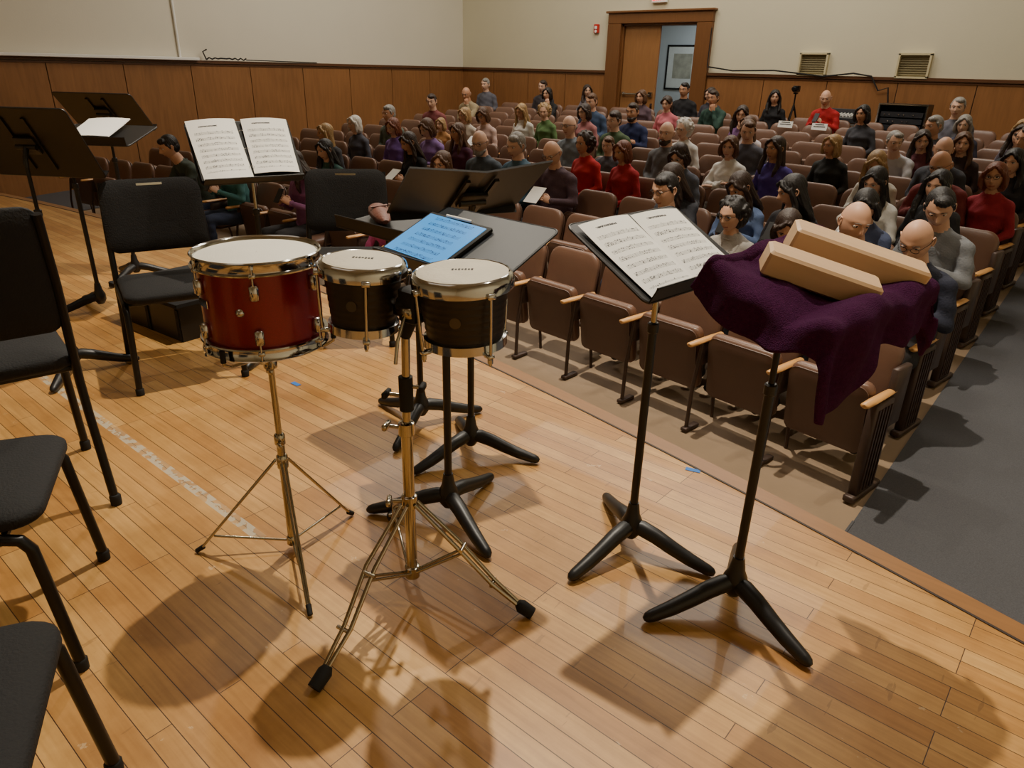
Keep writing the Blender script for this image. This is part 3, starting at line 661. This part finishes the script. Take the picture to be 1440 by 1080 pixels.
# ---------------------------------------------------------------- music stands
def stand_base(b,angs,L=.275,hub=.105):
    for a in angs:
        c,s=math.cos(math.radians(a)),math.sin(math.radians(a))
        b.tube([(0,0,hub-.015),(.04*c,.04*s,hub-.015),(.09*c,.09*s,.078),(.15*c,.15*s,.056),(.21*c,.21*s,.037),(L*c,L*s,.022),((L+.015)*c,(L+.015)*s,.019),((L+.024)*c,(L+.024)*s,.016)],[.024,.028,.027,.025,.023,.019,.015,.007],0,14)
    b.lathe([(.02,hub-.06),(.036,hub-.035),(.036,hub+.002),(.024,hub+.03),(.017,hub+.075)],0,20)
def music_stand(name,base,desk_c,head,tilt,angs,w=.50,h=.325,base_r=.0135,chrome=True,mat_desk=None,off=0,bend=0,zfrac=.80):
    """head: heading (deg, clockwise from +Y) of the desk's width axis (reader's left->right is +W).
       desk local: x=width, y=up the desk, z=normal toward reader."""
    e=empty(name,(base[0],base[1],0));b=MB();stand_base(b,angs)
    dc=Vector(desk_c)-Vector((base[0],base[1],0))
    zt=dc.z-.09;zm=zt*zfrac
    b.tube([(0,0,.1),(0,0,zm)],base_r,0,14);b.lathe([(base_r,0),(base_r+.004,.004),(base_r+.004,.03),(base_r,.034)],0,14,TR(0,0,zm-.03))
    b.tube([(0,0,zm),(0,0,zt)],.009,1,12)
    a=math.radians(head);W=Vector((math.sin(a),math.cos(a),0));D=Vector((W.y,-W.x,0))
    up=(-D*math.cos(tilt)+Vector((0,0,1))*math.sin(tilt));n=W.cross(up)
    MD=Matrix((W,up,n)).transposed().to_4x4();MD.translation=dc
    back=dc-n*.03
    b.tube([(0,0,zt-.01),(0,0,zt+.02),back-n*.005],[.011,.012,.012],0,10)
    b.tube([back-W*.05,back+W*.05],.013,0,12)
    b.obj('pole_and_base',[M_black,M_brass if chrome else M_blackm],parent=e)
    b=MB();t=.0035
    out=[];r=.02
    for cx,cy,a0 in((w/2-r,h/2-r,0),(-w/2+r,h/2-r,90),(-w/2+r,-h/2+r,180),(w/2-r,-h/2+r,270)):
        for k in range(5):
            q=math.radians(a0+22.5*k);out.append((cx+r*math.cos(q)+off,cy+r*math.sin(q)))
    zf=lambda x:bend*abs(x-off-.02)
    if bend:
        for xa,xb in((-w/2,.0),(.0,w/2)):
            R=[[(xa,-h/2,zf(xa+off)-t),(xa,h/2,zf(xa+off)-t),(xa,h/2,zf(xa+off)+t),(xa,-h/2,zf(xa+off)+t)],[(xb,-h/2,zf(xb+off)-t),(xb,h/2,zf(xb+off)-t),(xb,h/2,zf(xb+off)+t),(xb,-h/2,zf(xb+off)+t)]]
            b.rings(R,0)
    else:
        b.rings([[(x,y,-t) for x,y in out],[(x,y,t) for x,y in out]],0)
        b.tube([(x,y,0) for x,y in out],.0045,0,6,closed=True)
    b.box((off,-h/2-.0,.022),(w-.02,.004,.05),0);b.tube([(off-w/2+.01,-h/2,.047),(off+w/2-.01,-h/2,.047)],.004,0,6)
    for x in(-.055,.055): b.box((x,0,-.008),(.016,h*.75,.012),0)
    b.box((0,0,-.018),(.10,.09,.02),0,ch=.005)
    d=b.obj('desk',[mat_desk or M_black],parent=e);d.matrix_local=MD
    return Matrix.Translation((base[0],base[1],0))@MD
def sheet(name,MD,x,y,rz,w=.216,h=.28,z=.008,m=None,curl=.012,stack=1):
    b=MB();nx,ny=10,8
    for s_ in range(stack):
        vs=[];fs=[]
        for j in range(ny+1):
            for i in range(nx+1):
                X=(i/nx-.5)*w;Y=(j/ny-.5)*h;Z=curl*math.sin(pi*i/nx)*.6+curl*(j/ny)**3*.5-s_*.0012
                vs.append((X+s_*.0015,Y,Z))
        for j in range(ny):
            for i in range(nx):
                a=j*(nx+1)+i;fs.append((a,a+1,a+nx+2,a+nx+1))
        b.add(vs,fs,0)
    return b.obj(name,[m or M_music],M=MD@TR(x,y,z+stack*.0012)@RZ(rz))
MD=music_stand('music_stand',(-.98,1.82),(-.98,1.82,1.035),6,math.radians(28),(-98,8,140),zfrac=.86)
sheet('sheet_music',MD,-.118,-.005,.03,.225,.30);sheet('sheet_music',MD,.105,-.01,-.03,.225,.30)
MT=music_stand('music_stand',(-.59,1.78),(-.56,1.82,1.02),8,math.radians(20),(-122,-20,110),chrome=False)
def towel():
    e=empty('purple_towel',M=MT);b=MB();nx,ny=110,84
    X0_,X1_,Y0_,Y1_=-.335,.40,-.36,.150
    w2,h2=.256,.172
    vs=[];fs=[]
    sm=lambda a,b_,x:(lambda t:t*t*(3-2*t))(max(0,min(1,(x-a)/(b_-a))))
    for j in range(ny+1):
        for i in range(nx+1):
            u=X0_+(X1_-X0_)*i/nx;v=Y0_+(Y1_-Y0_)*j/ny
            if v<-h2: v=-h2+(v+h2)*(.62+.5*math.exp(-((u+.20)/.16)**2)+.25*math.exp(-((u-.33)/.12)**2)+.08*math.sin(u*17))
            v+=.014*math.sin(u*8+.5)
            ou=max(0,abs(u)-w2);ov=max(0,-v-h2-.005)
            x=max(-w2,min(w2,u));y=max(-h2-.005,v)
            z=.016+.007*math.sin(u*23+v*16)+.006*math.sin(v*34-u*12)+.003*math.sin(u*58+2)*math.sin(v*44)
            z+=.048*sm(.075,.0,h2+.005+y)
            d=math.hypot(ou,ov)
            if d>0:
                q=min(1,d/.06);fold=(.014*math.sin(u*27+v*6)+.007*math.sin(u*51-v*14))*q
                x+=math.copysign(1,u)*(ou*.40+(.018*min(1,ou/.02) if ou>0 else 0)+(.008*math.sin(v*40)*q if ou>0 else 0))
                y-=ov*.34+(.018*min(1,ov/.02)+fold if ov>0 else 0)
                z-=d*.95-.018*(1-q)*min(1,d/.02)
            if v>.125: z+=.008
            vs.append((x,y,z+.004))
    for j in range(ny):
        for i in range(nx):
            a=j*(nx+1)+i;fs.append((a,a+1,a+nx+2,a+nx+1))
    b.add(vs,fs,0)
    m=mat('purple_terry',(70,24,64),.95,0,.35,90,1.0,330,spec=.1)
    o=b.obj('cloth',[m],80,parent=e);s=o.modifiers.new('t','SOLIDIFY');s.thickness=.012;s.offset=1
    s2=o.modifiers.new('s','SUBSURF');s2.levels=1;s2.render_levels=1
towel()
def wood_block(x,y,rz,L,w,h,z):
    b=MB();b.box((0,0,0),(L,w,h),0,ch=.009)
    o=b.obj('wood_block',[wood_mat('pale_block_wood',(206,172,134),.5,0,.12,2,10)],30,M=MT@TR(x,y,z)@RZ(rz))
wood_block(-.078,-.042,math.radians(-53),.275,.075,.064,.066)
wood_block(.132,-.028,math.radians(-53),.35,.082,.082,.066)
MP=music_stand('music_stand',(-1.57,1.53),(-1.55,1.56,1.0),93,math.radians(24),(-18,-140,100),w=.50,off=.04,chrome=False,mat_desk=mat('desk_blue_black',(28,34,42),.42,0,.15,20))
e=empty('tablet',M=MP@TR(-.07,-.02,.012)@RZ(-.05));b=MB();b.box((0,0,0),(.30,.235,.014),0,ch=.004);b.obj('folio_case',[M_rubber],parent=e)
b=MB();b.box((0,0,.008),(.275,.205,.003),0);b.obj('screen',[M_tabs],parent=e)
b=MB();b.tube([(-.06,.11,.012),(.06,.113,.012)],.0045,0,8);b.obj('stylus',[M_paper],parent=e)
music_stand('music_stand',(-1.83,1.92),(-1.83,1.92,1.075),203,math.radians(35),(25,-98,145),w=.54,h=.34,chrome=False,bend=.12)
MF=music_stand('music_stand',(-2.19,1.97),(-2.24,1.95,.90),93,math.radians(6),(-65,65,180),w=.5,chrome=False)
e=empty('leather_stick_pouch',M=MF@TR(-.12,-.02,.036)@RZ(-.5));b=MB()
R=[]
for t,wd,hh in((-.13,.02,.008),(-.12,.035,.02),(-.05,.045,.03),(.04,.04,.028),(.10,.03,.02),(.14,.012,.008)):
    R.append([(t,wd*math.cos(a),hh*math.sin(a)) for a in[2*pi*k/16 for k in range(16)]])
b.rings(R,0);b.box((-.02,0,.029),(.02,.07,.004),0);b.obj('pouch',[mat('brown_leather',(100,56,42),.5,0,.2,30,.3,80)],parent=e)
MFo=music_stand('music_stand',(-3.45,2.0),(-3.43,1.97,1.09),16,math.radians(52),(-60,60,180),w=.5,h=.34)
def binder():
    e=empty('music_binder',M=MFo@TR(0,.0,.008));b=MB()
    for sg in(-1,1): b.box((sg*.125,0,.0),(.245,.32,.004),0,RY(-sg*.05))
    b.box((0,0,.004),(.03,.32,.006),0)
    for y in(-.1,0,.1): b.tube([(.014*math.cos(a),y,.012+.014*math.sin(a)) for a in[2*pi*k/14 for k in range(14)]],.0015,1,6,closed=True)
    b.obj('cover',[M_rubber,M_chrome],parent=e)
binder()
sheet('sheet_music',MFo,-.13,.0,.05,.23,.32,.020,curl=.02,stack=4);sheet('sheet_music',MFo,.12,.012,-.02,.225,.30,.018,curl=.02,stack=4)
music_stand('music_stand',(-3.95,1.15),(-4.0,1.2,1.13),235,math.radians(58),(-40,70,190),w=.56,h=.38,chrome=False)
music_stand('music_stand',(-5.5,2.15),(-5.5,2.15,1.17),235,math.radians(45),(-60,60,180),w=.55,h=.34,chrome=False)
MM=music_stand('music_stand',(-4.90,1.66),(-4.72,1.80,1.09),55,math.radians(14),(-100,180,260),w=.52,h=.34,chrome=False)
sheet('sheet_music',MM,-.02,.02,.1,.25,.3,.03,M_paper,stack=3)
# ---------------------------------------------------------------- chairs
M_fab=mat('black_upholstery',(15,15,17),.85,0,.2,40,.3,150)
def musician_chair(x,y,face,hs=1.0,zs=1.0):
    e=empty('orchestra_chair',(x,y,0),math.radians(face+90));e.scale=(1,1,zs)
    b=MB()
    for sg in(1,-1):
        X=sg*.235
        b.tube([(X*.93,.285,.90*hs),(X*.98,.245,.70),(X,.20,.47),(X,.203,.40),(X*1.01,.215,.3),(X*1.03,.24,.18),(X*1.05,.285,.01)],.0150,0,12)
        b.tube([(X,.20,.44),(X,.0,.425),(X,-.15,.43),(X,-.185,.42),(X,-.203,.39),(X*1.01,-.212,.3),(X*1.06,-.24,.01)],.0150,0,12)
        for yy in(.285,-.237): b.lathe([(.019,0),(.020,.03),(.016,.035)],1,12,TR(X*1.055,yy,0))
    for yy in(-.15,.15): b.tube([(-.235,yy,.428),(.235,yy,.428)],.010,0,8)
    b.obj('frame',[M_blackm,M_rubber],parent=e)
    b=MB();b.slab(.47,.45,.07,.045,0,TR(0,-.01,.465)@RX(pi/2),.014,.05);b.obj('seat',[M_fab],60,parent=e)
    b=MB();b.slab(.475,.36,.07,.03,0,TR(0,.268,.74*hs)@RX(-.17),.008,.05,curve=-.5)
    b.obj('backrest',[M_fab],60,parent=e)
    b=MB();b.box((0,0,0),(.13,.05,.022),0,TR(0,.290,.885*hs)@RX(-.17),ch=.008);b.obj('handle',[M_chrome],parent=e)
musician_chair(-3.56,1.55,-18,1.04)
musician_chair(-3.38,2.50,-42,1.02)
musician_chair(-2.85,.565,170,1.0,1.18)
musician_chair(-2.12,.27,62)
musician_chair(-1.30,-.035,62)
musician_chair(-4.75,.75,-20,1.05)
e=empty('stage_riser',(-4.33,2.05,0),.08);b=MB();b.box((0,0,.225),(.75,.75,.03),0,ch=.006);b.box((0,0,.105),(.70,.70,.21),1)
for x in(-.33,0,.33): b.box((x,-.352,.10),(.03,.01,.19),0)
for x in(-.33,.33):
    for y in(-.33,.33): b.lathe([(.02,0),(.018,.02)],0,10,TR(x,y,0))
b.obj('platform',[mat('riser_black_carpet',(24,24,26),.9,0,.3,60),M_black],parent=e)
# ---------------------------------------------------------------- drums
def tom():
    e=empty('tom_drum',(-1.82,1.04,0));e.rotation_euler=(0,0,.3)
    zt,zb,R=1.01,.765,.164
    m,nt,bs=newmat('red_sparkle_lacquer');bs.inputs['Roughness'].default_value=.34;bs.inputs['Metallic'].default_value=.25;bs.inputs['Coat Weight'].default_value=.45;bs.inputs['Coat Roughness'].default_value=.15
    tc=nt.nodes.new('ShaderNodeTexCoord');vo=nt.nodes.new('ShaderNodeTexVoronoi');vo.inputs['Scale'].default_value=700;nt.links.new(tc.outputs['Object'],vo.inputs['Vector'])
    mx=nt.nodes.new('ShaderNodeMix');mx.data_type='RGBA';mx.inputs[6].default_value=srgb(96,0,16);mx.inputs[7].default_value=srgb(146,0,30);nt.links.new(vo.outputs['Distance'],mx.inputs[0]);nt.links.new(mx.outputs[2],bs.inputs['Base Color'])
    b=MB();b.lathe([(R-.006,zb),(R,zb+.004),(R,zt-.004),(R-.006,zt)],0,72,caps=False);b.obj('shell',[m],parent=e)
    b=MB()
    for z,s_ in((zt,1),(zb,-1)):
        b.lathe([(R+.003,z-s_*.022),(R+.014,z-s_*.022),(R+.016,z-s_*.018),(R+.008,z-s_*.014),(R+.007,z+s_*.008),(R+.013,z+s_*.013),(R+.010,z+s_*.016),(R+.002,z+s_*.010),(R+.002,z-s_*.02)],0,72,caps=False)
    b.obj('hoops',[M_chrome],60,parent=e)
    b=MB();b.lathe([(.001,zt+.0065),(R-.006,zt+.006),(R+.001,zt+.003),(R+.001,zt-.006)],0,72,caps=False);b.lathe([(.001,zb-.0065),(R-.006,zb-.006),(R+.001,zb-.003),(R+.001,zb+.006)],0,72,caps=False)
    b.obj('drumheads',[mat('coated_drumhead',(212,209,196),.55,0,.09,7,.1,200)],60,parent=e)
    b=MB()
    for i in range(6):
        a=2*pi*i/6+.12
        for z0,s_ in((zt-.065,1),(zb+.055,-1)):
            Mx=RZ(a)@TR(R+.008,0,z0);b.box((0,0,0),(.022,.024,.045),0,Mx,ch=.007)
            b.tube([Vector((.006,0,0)),Vector((.006,0,s_*.075))],.0032,0,8,Mx);b.lathe([(.007,0),(.007,.008)],0,6,Mx@TR(.006,0,s_*.065 if s_>0 else s_*.073))
            b.box((.0,0,s_*.046),(.020,.018,.012),0,Mx,ch=.003)
    b.lathe([(.012,0),(.008,.006),(.004,.008)],0,16,RZ(-1.2)@TR(R,0,(zt+zb)/2)@RY(pi/2))
    b.obj('lugs_and_rods',[M_chrome],50,parent=e)
    b=MB();b.box((0,0,0),(.002,.055,.022),0,RZ(-2.0)@TR(R+.001,0,(zt+zb)/2+.01));b.obj('badge',[M_chrome],parent=e)
    e=empty('drum_stand',(-1.82,1.04,0));b=MB()
    b.tube([(0,0,.03),(0,0,.42)],.0125,0,14);b.tube([(0,0,.40),(0,0,.71)],.0095,0,14)
    b.lathe([(.013,.40),(.017,.405),(.017,.435),(.013,.44)],0,16);b.lathe([(.014,.315),(.018,.32),(.018,.36),(.014,.365)],0,16);b.lathe([(.014,.02),(.018,.025),(.018,.05),(.014,.055)],0,16)
    b.tube([(0,0,.42),(.03,-.02,.42)],.005,0,8);b.box((.04,-.027,.42),(.024,.006,.014),0,RZ(0),ch=.002)
    F=[(-.21,-.22),(.31,-.15),(-.01,.25)]
    for fx,fy in F:
        n=Vector((-fy,fx,0)).normalized()*.006
        for sg in(1,-1): b.tube([Vector((fx*.07,fy*.07,.345))+n*sg,Vector((fx*.97,fy*.97,.02))+n*sg*.5],.0042,0,8)
        b.tube([(fx*.06,fy*.06,.037),(fx*.82,fy*.82,.065)],.0042,0,8)
        b.tube([(fx*.95,fy*.95,.024),(fx*1.03,fy*1.03,.008)],[.009,.008],1,8)
    b.lathe([(.012,.66),(.02,.665),(.022,.70),(.014,.715)],0,16);b.box((0,0,.70),(.035,.05,.04),0,RZ(.3),ch=.006)
    for i in range(3):
        a=2*pi*i/3-1.2;c,s_=math.cos(a),math.sin(a)
        b.tube([(0,0,.705),(.08*c,.08*s_,.715),(.165*c,.165*s_,.728),(.189*c,.189*s_,.742),(.190*c,.190*s_,.775)],.005,0,8)
        b.tube([(.190*c,.190*s_,.75),(.190*c,.190*s_,.785)],.008,1,8)
    b.tube([(0,0,.685),(.045,-.03,.68)],.005,0,8);b.box((.06,-.04,.68),(.03,.007,.016),0,ch=.002)
    b.obj('tripod',[M_brass,M_rubber],50,parent=e)
tom()
def bongos():
    e=empty('bongo_drums',(0,0,0))
    msh=mat('bongo_dark_shell',(20,13,13),.42,0,.3,6);mhd=mat('bongo_head',(192,184,164),.6,0,.16,14,.15,90);ink=mat('logo_ink',(30,28,28),.6)
    for cx,cy,R,tx,ty in((-1.455,1.125,.103,-.03,.03),(-1.195,1.225,.116,.03,-.02)):
        M=TR(cx,cy,1.035)@RX(tx)@RY(ty);h=.175
        b=MB();prof=[(R-.004,0)]
        for k in range(9):
            z=-.012-k*(h-.03)/8;r=R-.002-.018*(k/8)
            prof+=[(r,z),(r+.0005,z-.006),(r,z-.012)]
        prof+=[(R-.022,-h)]
        b.lathe(prof,0,56,M,caps=False);b.obj('shell',[msh],30,parent=e)
        b=MB()
        b.lathe([(R+.002,-.030),(R+.012,-.028),(R+.013,-.008),(R+.008,.006),(R+.001,.010),(R-.006,.006),(R-.002,-.002),(R+.004,-.010)],0,56,M,caps=False)
        b.lathe([(R-.020,-h+.022),(R-.010,-h+.020),(R-.009,-h-.002),(R-.019,-h-.006),(R-.026,-h-.004)],0,56,M,caps=False)
        for i in range(4):
            a=2*pi*i/4+.95+(.35 if R>.11 else 0);Mi=M@RZ(a)
            b.box((R+.014,0,-.024),(.016,.022,.014),0,Mi,ch=.003)
            b.tube([(R+.014,0,-.02),(R+.010,0,-h*.6),(R+.003,0,-h-.028)],.004,0,8,Mi);b.box((R-.002,0,-h-.004),(.026,.018,.01),0,Mi,ch=.003)
            b.lathe([(.007,0),(.007,.011)],0,6,Mi@TR(R+.003,0,-h-.022))
        b.obj('rims_and_hooks',[M_chrome],50,parent=e)
        b=MB();b.lathe([(.001,.013),(R-.012,.012),(R-.002,.008),(R-.001,-.004)],0,56,M,caps=False);b.obj('head',[mhd],60,parent=e)
        b=MB()
        for i in range(7): b.box((-.024+i*.008,0,.0135),(.005,.010 if i%2 else .014,.001),0,M@RZ(.7))
        b.lathe([(.014,0),(.014,.002)],1,20,M@RZ(-1.0)@TR(R-.010,0,-.09)@RY(pi/2));b.obj('logo',[ink,mat('badge_dark_metal',(90,84,76),.3,.9)],parent=e)
    b=MB();p0=Vector((-1.36,1.158,.94));p1=Vector((-1.29,1.187,.94));b.tube([p0,p1],.02,0,10);b.box(((p0+p1)/2),(.06,.05,.09),0,ch=.008);b.obj('center_block',[M_rubber],parent=e)
    e=empty('bongo_stand',(-1.335,1.17,0));b=MB()
    b.tube([(-.03,.0,.07),(-.03,.0,.58)],.0165,0,18);b.tube([(-.03,0,.56),(-.015,0,.92)],.0115,0,16)
    for z in(.57,.33,.075): b.lathe([(.017,z-.022),(.023,z-.018),(.023,z+.018),(.017,z+.022)],0,18,TR(-.03,0,0))
    def wing(z,a,L=.05,m_=1):
        c,s_=math.cos(a),math.sin(a);b.tube([(-.03,0,z),(-.03+L*c,L*s_,z)],.006,0,8);b.box((0,0,0),(.014,.045,.02),m_,TR(-.03+(L+.01)*c,(L+.01)*s_,z)@RZ(a),ch=.005)
    wing(.57,3.6,.05,0);wing(.33,3.9,.05,0);wing(.67,3.6,.045);wing(.70,.6,.04)
    b.tube([(-.025,0,.63),(-.025,0,.73)],.020,1,14);b.tube([(-.02,0,.85),(.02,0,.92)],.016,1,10);b.box((.0,0,.925),(.07,.055,.03),0,ch=.006)
    b.tube([(.01,-.02,.92),(.02,-.06,.86),(.02,-.07,.80)],.005,0,8)
    F=[(.075,-.43),(.315,.15),(-.36,.20)]
    for fx,fy in F:
        d=Vector((fx,fy,0));n=Vector((-fy,fx,0)).normalized()
        for sg in(1,-1):
            b.tube([Vector((-.03,0,.325))+n*sg*.010+d*.06,Vector((-.03,0,.21))+d*.42+n*sg*.015,Vector((-.01,0,.10))+d*.70+n*sg*.012,Vector((-.005,0,.035))+d*.93+n*sg*.006],[.006,.0065,.0065,.006],0,8)
            b.tube([Vector((-.03,0,.08))+n*sg*.010+d*.05,Vector((-.03,0,.185))+d*.47+n*sg*.014],.005,0,8)
        for t in(.45,.72): p=Vector((-.02,0,.20 if t<.6 else .095))+d*t;b.tube([p-n*.02,p+n*.02],.006,0,8)
        p=d*.93+Vector((0,0,.035));q=d*1.03+Vector((0,0,.015));b.tube([p-d*.03+Vector((0,0,.01)),p,q],[.012,.021,.019],1,12)
    b.obj('tripod',[M_brass,M_rubber],50,parent=e)
bongos()
# ---------------------------------------------------------------- lights
def area(name,loc,size,energy,col,rot=(0,0,0)):
    l=bpy.data.lights.new(name,'AREA');l.energy=energy;l.color=col;l.shape='RECTANGLE';l.size=size[0];l.size_y=size[1]
    o=bpy.data.objects.new(name,l);o.location=loc;o.rotation_euler=rot;COL.objects.link(o)
def spot(name,loc,tgt,energy,col,ang=70,rad=.1,blend=.5):
    l=bpy.data.lights.new(name,'SPOT');l.energy=energy;l.color=col;l.spot_size=math.radians(ang);l.spot_blend=blend;l.shadow_soft_size=rad
    o=bpy.data.objects.new(name,l);o.location=loc;d=Vector(tgt)-Vector(loc);o.rotation_euler=d.to_track_quat('-Z','Y').to_euler();COL.objects.link(o)
warm=(1,.92,.80)
area('house_light',(-9.5,8.6,6.5),(3,3),230,warm);area('house_light',(-3.5,9.2,6.5),(3,3),250,warm);area('house_light',(-6.5,12,6.5),(6,1.5),190,warm)
area('stage_light',(-4,-1,6.5),(5,2),18,warm)
sc_=(1,.89,.72)
spot('stage_spotlight',(-2.7,3.4,6.4),(-1.3,1.4,0),1650,sc_,100,.06,.6)
spot('stage_spotlight',(-6.0,3.8,6.4),(-3.4,1.5,0),340,sc_,90,.10,.6)
spot('stage_spotlight',(.4,3.7,6.4),(-1.0,1.6,0),300,sc_,90,.09,.6)
area('hall_lamp',(-8.1,15.6,2.95),(1.5,1),40,(.9,.96,1))
w=bpy.data.worlds.new('world');bpy.context.scene.world=w;w.use_nodes=True;w.node_tree.nodes['Background'].inputs[0].default_value=(.9,.8,.65,1);w.node_tree.nodes['Background'].inputs[1].default_value=.03
